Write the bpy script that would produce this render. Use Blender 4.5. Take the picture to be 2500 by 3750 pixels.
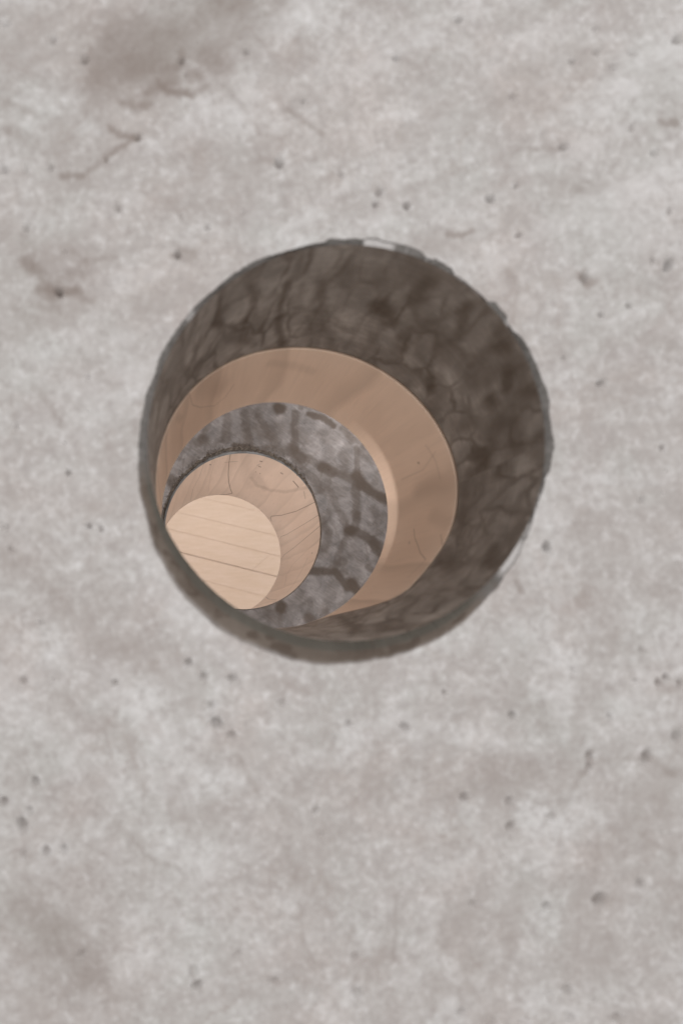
import bpy, math, random
import numpy as np

# ------------------------------------------------------------------ camera, sky, sun, exposure
scene = bpy.context.scene
for o in list(bpy.data.objects):
    bpy.data.objects.remove(o, do_unlink=True)
COL = scene.collection
R = math.radians

cam_d = bpy.data.cameras.new('camera')
cam = bpy.data.objects.new('camera', cam_d)
COL.objects.link(cam)
scene.camera = cam
Q = 0.34                                # depth scale of the place: camera to wall is 0.753*Q metres
cam.location = (-0.1334, -0.753*Q, 1.381)
cam.rotation_euler = (R(90), 0, 0)
cam_d.sensor_fit = 'VERTICAL'
cam_d.sensor_height = 36.0
cam_d.sensor_width = 24.0
cam_d.lens = 35.0*Q
cam_d.shift_x = 0.1676
cam_d.shift_y = 0.0863
cam_d.clip_start = 0.01
cam_d.clip_end = 200.0
cam_d.dof.use_dof = True
cam_d.dof.focus_distance = 1.93*Q
cam_d.dof.aperture_fstop = 6.0*Q
cam_d.dof.aperture_blades = 0

# indoor light: soft grey surround, a broad lamp high on the right in front of the wall,
# and an added low fill, plus unseen added lights in the two spaces behind it
world = bpy.data.worlds.new('World')
scene.world = world
world.use_nodes = True
bg = world.node_tree.nodes['Background']
bg.inputs[0].default_value = (1.0, 0.985, 0.98, 1)
bg.inputs[1].default_value = 0.55

def area_lamp(name, loc, rot, size, power, color=(1.0, 0.975, 0.96), spread=180):
    d = bpy.data.lights.new(name, 'AREA')
    d.shape = 'RECTANGLE'; d.size, d.size_y = size
    d.energy = power; d.color = color
    d.spread = R(spread)
    o = bpy.data.objects.new(name, d)
    COL.objects.link(o)
    o.location = loc
    o.rotation_euler = [R(v) for v in rot]
    return o
TO_RIGHT, TO_LEFT, DOWN, INWARD = (0, -90, 0), (0, 90, 0), (0, 0, 0), (90, 0, 0)
area_lamp('ceiling_lamp', (0.9, -3.0, 3.4), (57, 0, 16), (2.2, 2.2), 66)
area_lamp('added_low_fill', (-0.8, -3.2, 0.45), (108, 0, -14), (1.6, 1.2), 60)  # added fill from below, brightens the inside of the hole
# space between the two walls
area_lamp('added_passage_light', (-0.201, 0.5696*Q+0.0040, 1.4577), (0, -100, 0), (0.008, 0.0014), 0.019, spread=36)  # tiny hidden light, added to throw the bright crescent on the timber bore
for sx in (-0.30, 0.30):
    for sz in (-0.30, 0.30):
        area_lamp('added_passage_light', (sx, 0.5696*Q+0.002, 1.5+sz), INWARD, (0.2, 0.2), 1.45)  # hidden lights added to brighten the second wall's face
# room behind the second wall
for sx in (-0.45, 0.45):
    for sz in (-0.45, 0.45):
        area_lamp('added_room_light', (sx, 1.6885*Q+0.02, 1.5+sz), INWARD, (0.3, 0.3), 2.4)  # hidden lights added to brighten the planks evenly
area_lamp('added_room_light', (-0.75, 1.55, 0.80), (-62, 0, -38), (0.7, 0.7), 9)  # unseen light added to brighten the rear timber bore from behind

vs = scene.view_settings
vs.view_transform = 'Standard'
vs.look = 'None'
vs.gamma = 1.0
vs.exposure = 0.0
vs.use_curve_mapping = False
scene.cycles.use_denoising = True
scene.cycles.max_bounces = 10
scene.cycles.diffuse_bounces = 6

# ------------------------------------------------------------------ marks measured on the surfaces
# planes: polylines in mm (x, z above hole height 1.5 m), half width mm, strength
# bores:  polylines in (degrees round the hole, fraction of the loft), half width mm, strength
WALL_STAINS = [
 ([(-175.0,287.6),(-133.7,308.2),(-80.0,333.0)],21.69,0.5),([(-183.3,281.4),(-146.1,283.4),(-154.3,266.9)],12.39,0.3),
 ([(-133.7,283.4),(-129.6,275.2)],4.13,0.4),([(-149.2,266.9),(-133.7,273.1)],2.68,0.45),([(-117.2,263.8),(-104.8,269.0)],2.07,0.4),
 ([(-104.8,297.9),(-90.3,287.6)],6.2,0.3),([(-243.1,136.8),(-230.8,126.5),(-222.5,112.0)],3.1,0.35),([(-220.4,124.4),(-199.8,128.5)],2.48,0.3),
 ([(-210.1,116.2),(-193.6,107.9)],2.07,0.3),([(-237.0,103.8),(-218.4,101.7)],2.27,0.3),([(-199.8,136.8),(-175.0,140.9)],1.86,0.25),
 ([(-146.1,219.4),(-129.6,207.0)],2.27,0.2),([(-92.4,269.0),(-75.9,252.5)],1.65,0.25),([(-255.5,235.9),(-234.9,227.7)],2.48,0.25),
 ([(-224.6,266.9),(-193.6,273.1)],6.2,0.2),([(-214.2,202.9),(-199.8,202.9),(-185.3,213.2),(-168.8,225.6),(-158.5,231.8)],1.65,0.5),
 ([(-179.1,240.1),(-170.9,232.8),(-157.4,231.8)],1.65,0.5),([(-142.0,273.1),(-135.8,266.9),(-119.2,263.8)],2.07,0.8),
 ([(-168.8,257.6),(-158.5,254.5),(-149.2,256.6)],2.27,0.5),([(-257.6,258.7),(-234.9,248.3)],1.65,0.3),([(-44.9,252.5),(-18.0,233.9)],1.45,0.35),
 ([(-206.0,145.1),(-195.6,136.8)],1.65,0.3),([(-230.8,115.1),(-203.9,115.7)],2.68,0.55),([(77.0,158.5),(87.3,156.4),(95.6,160.6)],1.65,0.5),
 ([(-175.0,-286.6),(-158.5,-301.0),(-144.0,-317.6),(-129.6,-319.6)],1.65,0.35),([(-152.3,-263.9),(-144.0,-284.5)],3.51,0.25),
 ([(-82.1,-234.9),(-69.7,-259.7),(-67.6,-265.9)],1.45,0.4),([(-220.4,-375.4),(-195.6,-396.0)],11.36,0.22),
 ([(-249.3,-346.5),(-224.6,-363.0)],12.39,0.2),([(37.7,-342.3),(36.7,-375.4),(35.7,-391.9)],1.34,0.35),
 ([(-34.6,-346.5),(-32.5,-377.4),(-24.2,-394.0)],1.34,0.3),([(4.7,-367.1),(0.6,-383.6)],1.45,0.3),
 ([(186.4,-232.9),(182.3,-247.3),(174.0,-257.7)],1.65,0.5),([(186.4,-241.1),(211.2,-239.1),(227.7,-237.0),(248.4,-251.5)],1.76,0.35),
 ([(223.6,-296.9),(238.1,-305.2),(250.5,-311.4)],1.55,0.35),([(192.6,-346.5),(219.5,-344.4)],3.51,0.3),([(141.0,-199.8),(153.4,-214.3)],6.2,0.35),
 ([(37.7,-253.5),(79.0,-257.7),(130.7,-247.3)],15.49,0.16),([(-261.7,-253.5),(-210.1,-294.8),(-175.0,-346.5)],26.85,0.1),
 ([(-241.1,-377.4),(-189.5,-418.8)],24.78,0.14),([(-127.5,285.5),(-123.4,292.7)],3.1,0.5),([(-108.9,290.7),(-98.6,285.5)],7.23,0.3),
 ([(-117.2,277.2),(-112.0,278.3)],2.68,0.5),([(-34.6,-396.0),(-22.2,-396.0)],3.1,0.2),([(128.6,223.5),(163.7,222.5)],1.45,0.25),
 ([(238.1,242.1),(249.4,242.5)],2.07,0.5),([(174.0,192.6),(192.6,192.6)],4.13,0.25),([(178.2,126.5),(182.3,120.3)],2.89,0.5),
 ([(-129.6,143.0),(-117.2,142.0)],3.1,0.4),([(-241.1,136.8),(-220.4,112.0)],3.72,0.35),([(-243.1,157.5),(-234.9,130.6)],3.1,0.2),
 ([(-249.3,101.7),(-237.0,91.4)],4.13,0.2),([(128.6,-104.8),(132.7,-112.1)],1.65,0.55),([(-234.9,41.8),(-222.5,27.3),(-214.2,12.9)],1.86,0.25),
 ([(-249.3,-88.3),(-216.3,-119.3)],6.2,0.2),([(-189.5,-109.0),(-175.0,-131.7)],5.16,0.2),([(120.3,128.5),(130.7,116.2)],4.13,0.3),
 ([(223.6,76.9),(246.3,74.8)],3.1,0.2),([(-75.9,-294.8),(-63.5,-313.4)],1.45,0.2),([(-117.2,-321.7),(-104.8,-332.0),(-84.1,-338.2)],1.65,0.2),
 ([(-199.8,-239.1),(-187.4,-263.9)],2.68,0.15),([(-44.9,-305.2),(-38.7,-332.0)],1.65,0.25),([(130.7,-352.7),(143.1,-371.3)],1.65,0.2),
 ([(200.9,-290.7),(211.2,-305.2)],1.86,0.22),([(58.4,-367.1),(77.0,-383.6)],1.86,0.18),([(161.6,-177.1),(192.6,-185.4)],5.16,0.15),
]
WALL_PALE = [
 ([(105.9,132.7),(120.3,120.3),(134.8,107.9)],6.2,0.9),([(120.3,136.8),(143.1,118.2)],4.13,0.7),
 ([(-1.5,-220.5),(48.1,-212.2),(89.4,-222.6)],7.23,0.8),([(43.9,-210.2),(60.4,-230.8)],6.2,0.8),
 ([(89.4,-222.6),(122.4,-230.8),(151.3,-232.9)],7.23,0.9),([(143.1,-234.9),(153.4,-241.1)],5.16,0.9),
 ([(-170.9,-177.1),(-154.3,-201.9),(-137.8,-222.6)],11.36,0.8),([(-129.6,-214.3),(-104.8,-222.6)],7.23,0.6),
 ([(-108.9,260.7),(-104.8,248.3)],4.54,0.8),([(-129.6,266.9),(-117.2,256.6)],3.1,0.6),([(-119.2,244.2),(-113.0,238.0)],3.1,0.6),
 ([(-175.0,213.2),(-158.5,211.2)],3.51,0.6),([(-245.2,256.6),(-208.0,252.5)],4.13,0.7),([(-46.9,157.5),(-38.7,151.3)],4.13,0.6),
 ([(-75.9,174.0),(-24.2,174.0)],4.13,0.4),([(-117.2,161.6),(-96.5,161.6)],3.72,0.5),([(-150.2,-274.2),(-129.6,-288.6)],5.16,0.4),
 ([(-108.9,-317.6),(-96.5,-334.1)],6.2,0.6),([(-117.2,-315.5),(-104.8,-321.7)],6.2,0.5),([(229.8,-276.3),(238.1,-305.2)],5.16,0.6),
 ([(6.7,-257.7),(8.8,-263.9)],2.68,0.9),([(-172.9,81.0),(-164.7,79.0)],5.16,0.7),([(-175.0,128.5),(-158.5,120.3)],5.16,0.5),
 ([(85.2,157.5),(101.8,153.3)],4.13,0.4),([(172.0,273.1),(213.3,266.9)],6.2,0.4),([(48.1,308.2),(6.7,273.1)],12.39,0.4),
 ([(-199.8,-222.6),(-175.0,-255.6)],9.29,0.4),([(-38.7,-173.0),(-28.4,-179.2)],3.72,0.7),([(-1.5,-170.9),(15.0,-173.0)],3.1,0.6),
 ([(-189.5,242.1),(-212.2,235.9)],3.1,0.5),([(-92.4,283.4),(-86.2,293.8)],3.1,0.6),([(192.6,-358.9),(198.8,-356.8)],3.1,0.6),
]
WALL_PITS = [(-124.4, 289.2, 1.86), (-157.4, 232.2, 1.86), (-50.5, 213.2, 2.07), (180.2, 124.8, 1.86), (244.3, 135.4, 2.07), (164.3, 224.2, 1.65), (109.0, 185.3, 1.65), (46.0, 179.8, 1.65), (25.3, 190.5, 1.86), (-242.1, 163.2, 1.45), (-127.5, 143.0, 1.86), (-217.3, 114.5, 1.86), (-244.2, -179.6, 1.65), (-97.5, -211.8, 2.27), (-102.1, -198.2, 1.86), (-245.2, -288.6, 2.27), (-226.6, -308.7, 1.86), (-115.1, -400.2, 2.07), (-113.0, -410.5, 1.86), (1.6, -212.2, 1.65), (43.9, -214.3, 1.65), (126.5, -206.0, 1.86), (222.6, -334.1, 2.07), (192.6, -346.1, 2.48), (8.8, -416.7, 1.86), (167.8, -414.2, 2.07), (153.4, -418.8, 1.65), (184.4, -236.6, 1.86), (184.0, -244.9, 1.86), (227.7, -237.0, 2.07), (250.5, -221.5, 2.07), (89.4, -268.0, 1.65), (123.4, -271.1, 2.07), (124.5, -290.7, 1.65), (155.4, -282.4, 1.45), (-258.6, 207.0, 1.45), (-223.5, 209.1, 1.24), (-242.1, 207.0, 1.24), (-257.6, 318.5, 1.65), (-221.5, 306.2, 1.45), (-197.7, 290.7, 1.65), (-32.5, 258.7, 1.24), (189.5, 295.8, 1.45), (188.5, 313.4, 1.45), (201.9, 284.5, 1.45), (170.9, 289.6, 1.24), (215.3, 294.8, 1.45), (250.5, 305.1, 1.86), (126.5, 262.8, 1.45), (85.2, 320.6, 1.65), (232.9, 219.4, 1.45), (215.3, 238.0, 1.24), (128.6, 194.6, 1.24), (244.3, 175.0, 1.24), (22.2, 181.2, 1.45), (-119.2, -165.8, 1.65), (-107.9, -176.1, 1.45), (-86.2, -178.1, 1.45), (-240.1, -278.3, 1.45), (-234.9, -255.6, 1.45), (-258.6, -271.1, 1.86), (-244.2, -311.4, 1.45), (-213.2, -307.2, 1.45), (-82.1, -385.7, 1.65), (-55.2, -406.4, 1.45), (-23.2, -278.3, 1.24), (73.9, -188.5, 1.24), (252.5, -181.2, 1.65), (236.0, -181.2, 1.45), (95.6, -348.5, 1.24), (151.3, -350.6, 1.86), (6.7, -387.8, 1.24), (87.3, -431.1, 1.86), (110.0, -439.4, 2.07), (134.8, -437.3, 1.65), (169.9, -435.3, 1.86), (205.0, -435.3, 1.65), (-194.6, -62.5, 1.65), (-185.3, -64.6, 1.45), (-257.6, -63.5, 1.24), (152.4, -78.6, 1.86), (242.2, -177.1, 1.65), (223.6, -156.5, 1.45), (198.8, -206.0, 1.24), (-86.2, -220.5, 1.45), (-18.0, -295.9, 0.83), (-199.8, -385.7, 1.45), (-146.1, -375.4, 1.24), (37.7, 291.7, 1.45), (-3.6, 202.9, 1.24), (-75.9, 295.8, 1.45), (-172.9, 178.1, 1.45), (-104.8, 163.7, 1.24), (130.7, 157.5, 1.24), (213.3, 103.8, 1.45), (192.6, 45.9, 1.45), (238.1, -3.6, 1.24), (223.6, -42.9, 1.45), (-249.3, 12.9, 1.24), (-210.1, -22.2, 1.45), (-230.8, -135.8, 1.24), (-175.0, -181.2, 1.45)]
FACE_STAINS = [
 ([(-22.3,236.0),(-23.8,191.7)],7.38,0.5),([(73.7,253.7),(79.6,250.7)],8.27,0.95),([(134.3,240.4),(166.8,230.1),(181.5,218.2)],5.02,0.85),
 ([(119.5,255.2),(119.5,252.2)],4.43,0.5),([(202.2,212.3),(217.0,191.7)],6.65,0.55),([(228.8,191.7),(243.5,176.9)],4.43,0.5),
 ([(-69.5,190.2),(-63.6,187.2)],8.27,0.55),([(107.7,241.9),(107.7,168.0)],5.91,0.6),([(101.8,176.9),(122.4,153.3)],7.09,0.65),
 ([(48.6,209.4),(69.3,206.4)],14.03,0.35),([(160.8,137.0),(178.6,126.7)],7.68,0.65),([(160.8,138.5),(193.3,126.7),(228.8,106.0)],6.79,0.65),
 ([(225.8,122.3),(236.2,106.0)],9.16,0.95),([(236.2,106.0),(253.9,89.8),(281.9,76.5)],7.68,0.9),([(270.1,79.4),(284.9,69.1)],5.32,0.6),
 ([(225.8,173.9),(227.3,150.3),(228.8,120.8)],4.43,0.55),([(224.3,97.2),(227.3,67.6),(224.3,44.0)],7.09,0.6),([(227.3,46.9),(222.9,20.4)],6.2,0.55),
 ([(36.8,236.0),(69.3,182.8)],5.91,0.4),([(10.2,241.9),(22.0,182.8)],6.5,0.45),([(-60.7,224.2),(-78.4,182.8)],5.91,0.45),
 ([(98.8,162.1),(140.2,114.9),(157.9,91.2)],5.02,0.4),([(175.6,91.2),(193.3,49.9),(211.1,17.4)],5.32,0.4),
 ([(211.1,14.5),(193.3,-26.9),(184.5,-62.3)],5.02,0.45),([(209.6,15.9),(213.4,15.3)],8.27,0.95),([(214.0,14.5),(240.6,7.1),(270.1,-15.1)],7.38,0.7),
 ([(258.3,-10.7),(271.6,-29.9)],7.68,0.85),([(138.7,-62.3),(184.5,-63.8),(199.2,-80.1),(211.1,-94.8)],6.2,0.85),
 ([(214.0,-81.5),(230.3,-105.2)],6.5,0.95),([(81.1,-128.8),(81.1,-134.7)],8.27,0.95),([(63.4,-146.5),(72.2,-151.0)],10.34,0.4),
 ([(171.2,5.6),(166.8,-18.0)],7.68,0.45),([(134.3,-153.9),(140.2,-159.8)],9.16,0.75),
 ([(51.6,171.0),(98.8,165.1),(134.3,153.3),(169.7,135.5)],6.5,0.5),([(152.0,114.9),(199.2,91.2)],8.86,0.3),([(157.9,35.1),(172.7,14.5)],6.5,0.4),
 ([(199.2,-38.7),(202.2,-65.3)],6.2,0.35),([(140.2,-0.3),(163.8,-32.8)],7.38,0.3),([(184.5,-88.9),(169.7,-133.2)],8.86,0.25),
 ([(10.2,215.3),(19.1,182.8)],7.38,0.35),([(119.5,206.4),(140.2,182.8)],5.91,0.2),([(237.6,168.0),(258.3,147.4)],5.91,0.3),
 ([(199.2,162.1),(205.1,138.5)],6.79,0.3),([(-131.6,114.9),(-119.7,103.1)],8.86,0.6),([(-102.0,147.4),(-87.3,153.3)],5.91,0.35),
 ([(258.3,55.8),(270.1,35.1)],7.38,0.3),([(178.6,-47.6),(202.2,-44.6)],5.32,0.3),([(246.5,-53.5),(264.2,-65.3)],4.43,0.4),
 ([(-7.5,178.4),(10.2,176.9),(33.8,172.5)],4.43,0.8),([(90.0,144.4),(110.6,129.6)],4.14,0.7),([(-57.7,166.6),(-37.0,169.5)],3.25,0.5),
 ([(-96.1,138.5),(-84.3,145.9)],2.95,0.5),
]
FACE_PITS = [(16.4, 253.7, 1.1), (-29.7, 218.5, 1.1), (172.1, 132.6, 1.1), (210.8, 93.0, 1.1), (194.5, 76.5, 1.1), (214.9, 70.3, 1.1), (250.0, -32.2, 1.1), (200.7, -60.3, 1.1), (119.2, -139.1, 1.1), (115.9, -155.4, 1.1), (148.4, -146.5, 1.1), (156.4, -147.1, 1.1), (160.8, -62.3, 1.1), (152.6, -44.6, 1.1), (162.9, 173.1, 1.1), (279.0, 61.7, 1.1), (51.6, 224.2, 1.1), (125.4, 221.2, 1.1), (143.1, 203.5, 1.1), (4.3, 241.9, 1.1), (27.9, 191.7, 1.1), (98.8, 191.7, 1.1), (193.3, 35.1, 1.1), (169.7, 55.8, 1.1), (237.6, -12.1, 1.1), (184.5, -112.6, 1.1), (140.2, -121.4, 1.1), (208.1, -133.2, 1.1), (219.9, 194.6, 1.1), (211.1, 185.8, 1.1), (-81.4, 162.1, 1.1), (-105.0, 153.3, 1.1)]
BORE2_MARKS = [
 ([(120.2,0.007),(119.5,0.338),(121.5,0.578),(119.0,0.932)],0.47,0.6),([(110.2,0.077),(107.3,0.482),(103.0,0.843)],0.39,0.35),
 ([(99.8,0.013),(96.8,0.225),(92.2,0.48),(87.8,0.672),(83.0,0.833),(79.5,0.925),(84.2,0.983),(89.8,0.998)],0.74,0.8),
 ([(100.8,0.198),(90.5,0.205)],0.47,0.5),([(21.8,0.01),(23.5,0.188),(26.0,0.413),(31.5,0.703),(37.2,0.9),(36.8,0.935),(33.8,0.963)],0.67,0.75),
 ([(12.2,0.007),(13.0,0.285),(13.8,0.5),(15.0,0.782),(16.5,0.907),(15.2,0.945)],0.53,0.65),
 ([(4.5,0.04),(2.2,0.36),(0.2,0.63),(359.2,0.895),(357.0,0.97)],0.6,0.7),
 ([(355.5,0.022),(350.8,0.34),(345.2,0.613),(336.8,0.695),(324.0,0.552)],0.52,0.3),([(318.0,0.973),(311.0,0.71),(303.0,0.273)],0.75,0.5),
 ([(75.0,0.143),(73.0,0.143)],0.61,0.9),([(73.2,0.238),(71.5,0.238)],0.63,0.8),([(75.0,0.225),(73.5,0.21)],0.47,0.6),
 ([(56.5,0.177),(54.5,0.175)],0.77,0.7),([(45.2,0.155),(39.0,0.16)],0.62,0.95),([(33.8,0.13),(29.0,0.17)],0.92,0.35),
 ([(358.8,0.037),(356.2,0.035)],0.6,0.6),([(347.0,0.18),(346.0,0.18)],0.62,0.7),([(113.8,0.133),(112.5,0.155)],0.77,0.9),
 ([(69.0,0.35),(68.8,0.355)],0.81,0.7),([(72.8,0.348),(72.5,0.352)],0.65,0.7),
 ([(73.0,0.482),(64.8,0.588),(54.0,0.54),(43.5,0.375),(34.0,0.043)],2.67,0.22),([(72.2,0.403),(57.7,0.568)],5.57,0.16),
 ([(72.0,0.035),(62.5,0.028),(53.8,0.01)],2.68,0.18),([(87.2,0.077),(80.5,0.385),(69.8,0.61)],9.05,0.1),
 ([(144.0,0.135),(132.0,0.12),(123.8,0.003)],0.77,0.2),([(344.2,0.263),(329.0,0.3),(312.2,0.233)],0.95,0.18),
]
BORE1_MARKS = [
 ([(140.5,0.475),(138.2,0.61),(132.5,0.725),(123.8,0.828),(118.0,0.8),(114.8,0.713)],0.36,0.4),([(132.2,0.517),(123.5,0.675)],13.28,0.16),
 ([(149.2,0.525),(146.0,0.605)],4.44,0.12),([(99.8,0.623),(80.0,0.69)],4.67,0.1),([(348.2,0.723),(343.5,0.693),(335.0,0.59),(330.8,0.512)],0.45,0.4),
 ([(341.2,0.48),(335.2,0.43)],0.48,0.3),([(16.0,0.667),(15.5,0.662)],0.88,0.5),([(342.0,0.73),(341.2,0.725)],0.9,0.3),
 ([(13.2,0.828),(12.0,0.645),(16.0,0.532)],0.76,0.14),([(5.2,0.69),(3.2,0.505),(4.5,0.443)],10.62,0.12),([(322.8,0.568),(331.0,0.51)],0.83,0.12),
 ([(350.5,0.57),(345.8,0.455)],7.51,0.12),([(20.5,0.578),(12.8,0.547),(4.8,0.535)],0.75,0.14),
]
BORE0_MARKS = [
 ([(103.2,0.128),(103.2,0.23),(101.2,0.355),(96.8,0.487)],2.74,0.85),([(91.8,0.147),(87.2,0.295),(83.5,0.383)],3.24,0.55),
 ([(127.7,0.035),(128.8,0.143)],2.79,0.6),([(129.2,0.138),(119.8,0.253),(115.5,0.253)],2.07,0.7),
 ([(115.8,0.238),(115.2,0.365),(109.2,0.438)],2.7,0.5),([(116.5,0.075),(114.0,0.165),(115.5,0.253)],2.43,0.5),
 ([(70.2,0.203),(66.0,0.22),(64.0,0.25)],5.04,0.95),([(68.0,0.26),(64.5,0.38)],4.23,0.5),([(48.2,0.035),(44.2,0.122)],3.65,0.8),
 ([(62.2,0.033),(61.5,0.088)],6.43,0.6),([(57.2,0.305),(55.0,0.35)],4.34,0.6),([(38.8,0.367),(38.5,0.383)],4.77,0.9),
 ([(21.0,0.165),(20.0,0.165)],3.98,0.9),([(24.8,0.06),(21.2,0.095)],3.49,0.85),([(32.8,0.04),(24.8,0.015),(16.2,0.033)],3.88,0.6),
 ([(46.2,0.22),(36.5,0.203)],7.28,0.5),([(21.2,0.39),(18.5,0.278)],5.37,0.4),([(5.8,0.245),(2.2,0.25)],6.16,0.7),([(8.2,0.315),(3.0,0.25)],3.86,0.5),
 ([(1.8,0.133),(354.2,0.168)],5.74,0.5),([(0.5,0.323),(352.2,0.38)],7.75,0.5),([(326.8,0.095),(320.0,0.048)],4.03,0.8),
 ([(344.8,0.37),(337.0,0.345)],5.31,0.5),([(328.8,0.403),(320.0,0.26)],5.41,0.6),([(293.8,0.782),(281.2,0.275)],4.92,0.8),
 ([(289.8,0.302),(285.5,0.16)],5.1,0.5),([(146.8,0.315),(143.2,0.463)],3.86,0.5),([(135.5,0.168),(140.5,0.265)],3.52,0.45),
 ([(132.0,0.0),(136.0,0.09)],1.88,0.4),([(78.8,0.465),(78.0,0.48)],5.04,0.7),([(40.2,0.275),(48.8,0.217)],5.02,0.35),
 ([(30.2,0.188),(12.2,0.177)],4.76,0.35),([(10.8,0.095),(4.0,0.095)],4.47,0.5),([(86.2,0.088),(76.0,0.088)],6.68,0.4),
 ([(63.2,0.16),(54.5,0.203)],7.01,0.35),([(67.2,0.417),(53.0,0.42)],5.45,0.3),([(37.5,0.01),(32.8,0.04)],5.27,0.6),
 ([(97.8,0.152),(96.0,0.29)],2.32,0.3),([(107.8,0.345),(103.5,0.505)],2.35,0.35),
]

# ------------------------------------------------------------------ helpers
HZ = 1.5                                   # height of the drilled hole
# hole sections: centre x, centre z, radius, depth behind the front face
D1 = 0.753*Q                            # camera to front face
RING1 = (0.0025, 1.5022, 0.1528, 0.014*Q)
RING3 = (0.0061, 1.4942, 0.1500, 0.5696*Q)
RING4 = (0.0078, 1.5141, 0.1500, 1.1660*Q)
RING5 = (-0.0115, 1.4895, 0.1500, 1.6885*Q)

def lattice(seed, dims):
    return np.random.RandomState(seed).rand(*dims)

def vnoise(x, y, seed):
    """smooth value noise, 0..1, any shape"""
    L = lattice(seed, (64, 64))
    xi = np.floor(x).astype(int); yi = np.floor(y).astype(int)
    fx = x - xi; fy = y - yi
    fx = fx*fx*fx*(fx*(fx*6-15)+10); fy = fy*fy*fy*(fy*(fy*6-15)+10)
    a = L[xi % 64, yi % 64]; b = L[(xi+1) % 64, yi % 64]
    c = L[xi % 64, (yi+1) % 64]; d = L[(xi+1) % 64, (yi+1) % 64]
    return (a*(1-fx)+b*fx)*(1-fy) + (c*(1-fx)+d*fx)*fy

def fbm(x, y, seed, octs=5, gain=0.5):
    s = 0; a = 1; n = 0
    for k in range(octs):
        s = s + a*vnoise(x*2**k + 7.3*k, y*2**k + 3.1*k, seed+k); n += a; a *= gain
    return s/n

def web(x, y, seed, width):
    """soft network of veins: 1 on the border between random cells, 0 inside (unit cells)"""
    J = np.random.RandomState(seed).rand(97, 97, 2)
    xi = np.floor(x).astype(int); yi = np.floor(y).astype(int)
    f1 = np.full(x.shape, 9.0); f2 = np.full(x.shape, 9.0)
    for dx in (-1, 0, 1):
        for dy in (-1, 0, 1):
            cx_, cy_ = xi+dx, yi+dy
            p = J[cx_ % 97, cy_ % 97]
            d = np.hypot(cx_+p[..., 0]-x, cy_+p[..., 1]-y)
            f2 = np.minimum(f2, np.maximum(f1, d)); f1 = np.minimum(f1, d)
    return smooth01((width-(f2-f1))/width)

def smooth01(v):
    v = np.clip(v, 0, 1); return v*v*(3-2*v)

def seg_dist(px, py, poly):
    best = np.full(px.shape, 1e9)
    for (ax, ay), (bx, by) in zip(poly[:-1], poly[1:]):
        dx, dy = bx-ax, by-ay
        L2 = dx*dx + dy*dy + 1e-12
        t = np.clip(((px-ax)*dx + (py-ay)*dy)/L2, 0, 1)
        best = np.minimum(best, np.hypot(px-(ax+t*dx), py-(ay+t*dy)))
    return best

def stain_field(px, py, marks, soft=0.45, wob=0.0, seed=3):
    """0..1 darkness of the marks at surface points in mm"""
    f = np.zeros(px.shape)
    for poly, hw, k in marks:
        xs = [p[0] for p in poly]; ys = [p[1] for p in poly]
        m = (px > min(xs)-3*hw-3) & (px < max(xs)+3*hw+3) & (py > min(ys)-3*hw-3) & (py < max(ys)+3*hw+3)
        if not m.any():
            continue
        x, y = px[m], py[m]
        d = seg_dist(x, y, poly)
        if wob:
            d = d + hw*wob*(fbm(x/(hw*1.6)+5, y/(hw*1.6)+9, seed, 3)-0.5)*2
        v = np.clip((1+soft - d/hw)/(2*soft), 0, 1)
        v = v*v*(3-2*v)*k
        f[m] = 1-(1-f[m])*(1-v)
    return f

def make_mesh(name, verts, faces, mat, parent, attrs=None, uv=None, smooth=True):
    me = bpy.data.meshes.new(name)
    verts = np.asarray(verts, float).copy()
    if parent is not None:
        verts -= np.array(parent.location)
    faces = np.asarray(faces, dtype=np.int32)
    nf, k = faces.shape
    me.vertices.add(len(verts)); me.vertices.foreach_set('co', verts.astype(np.float32).ravel())
    me.loops.add(nf*k); me.loops.foreach_set('vertex_index', faces.ravel())
    me.polygons.add(nf)
    me.polygons.foreach_set('loop_start', np.arange(0, nf*k, k, dtype=np.int32))
    me.polygons.foreach_set('use_smooth', np.full(nf, smooth, dtype=bool))
    if uv is not None:
        l = me.uv_layers.new(name='surface')
        l.data.foreach_set('uv', np.asarray(uv, np.float32)[faces.ravel()].ravel())
    for an, av in (attrs or {}).items():
        a = me.attributes.new(an, 'FLOAT', 'POINT')
        a.data.foreach_set('value', np.asarray(av, np.float32).ravel())
    me.update(calc_edges=True); me.validate()
    me.materials.append(mat)
    ob = bpy.data.objects.new(name, me)
    COL.objects.link(ob)
    if parent is not None:
        ob.parent = parent
    return ob

def grid_faces(n_row, n_th, flip=False):
    """closed in theta; vertex index = row*n_th + theta"""
    i, j = np.meshgrid(np.arange(n_row-1), np.arange(n_th), indexing='ij')
    j2 = (j+1) % n_th
    f = np.stack([i*n_th+j, i*n_th+j2, (i+1)*n_th+j2, (i+1)*n_th+j], -1).reshape(-1, 4)
    return f[:, ::-1] if flip else f

def thing(name, loc, label, cat, group=None):
    o = bpy.data.objects.new(name, None)
    COL.objects.link(o)
    o.location = loc
    o['label'] = label; o['category'] = cat; o['kind'] = 'thing'
    if group:
        o['group'] = group
    return o

def table(th_deg, tab):
    a = np.array(sorted(tab)); x = a[:, 0]; y = a[:, 1]
    x = np.r_[x[-1]-360, x, x[0]+360]; y = np.r_[y[-1], y, y[0]]
    return np.interp(th_deg % 360, x, y)

# ------------------------------------------------------------------ materials
def new_mat(name):
    m = bpy.data.materials.new(name); m.use_nodes = True
    nt = m.node_tree
    return m, nt, nt.nodes['Principled BSDF']

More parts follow.
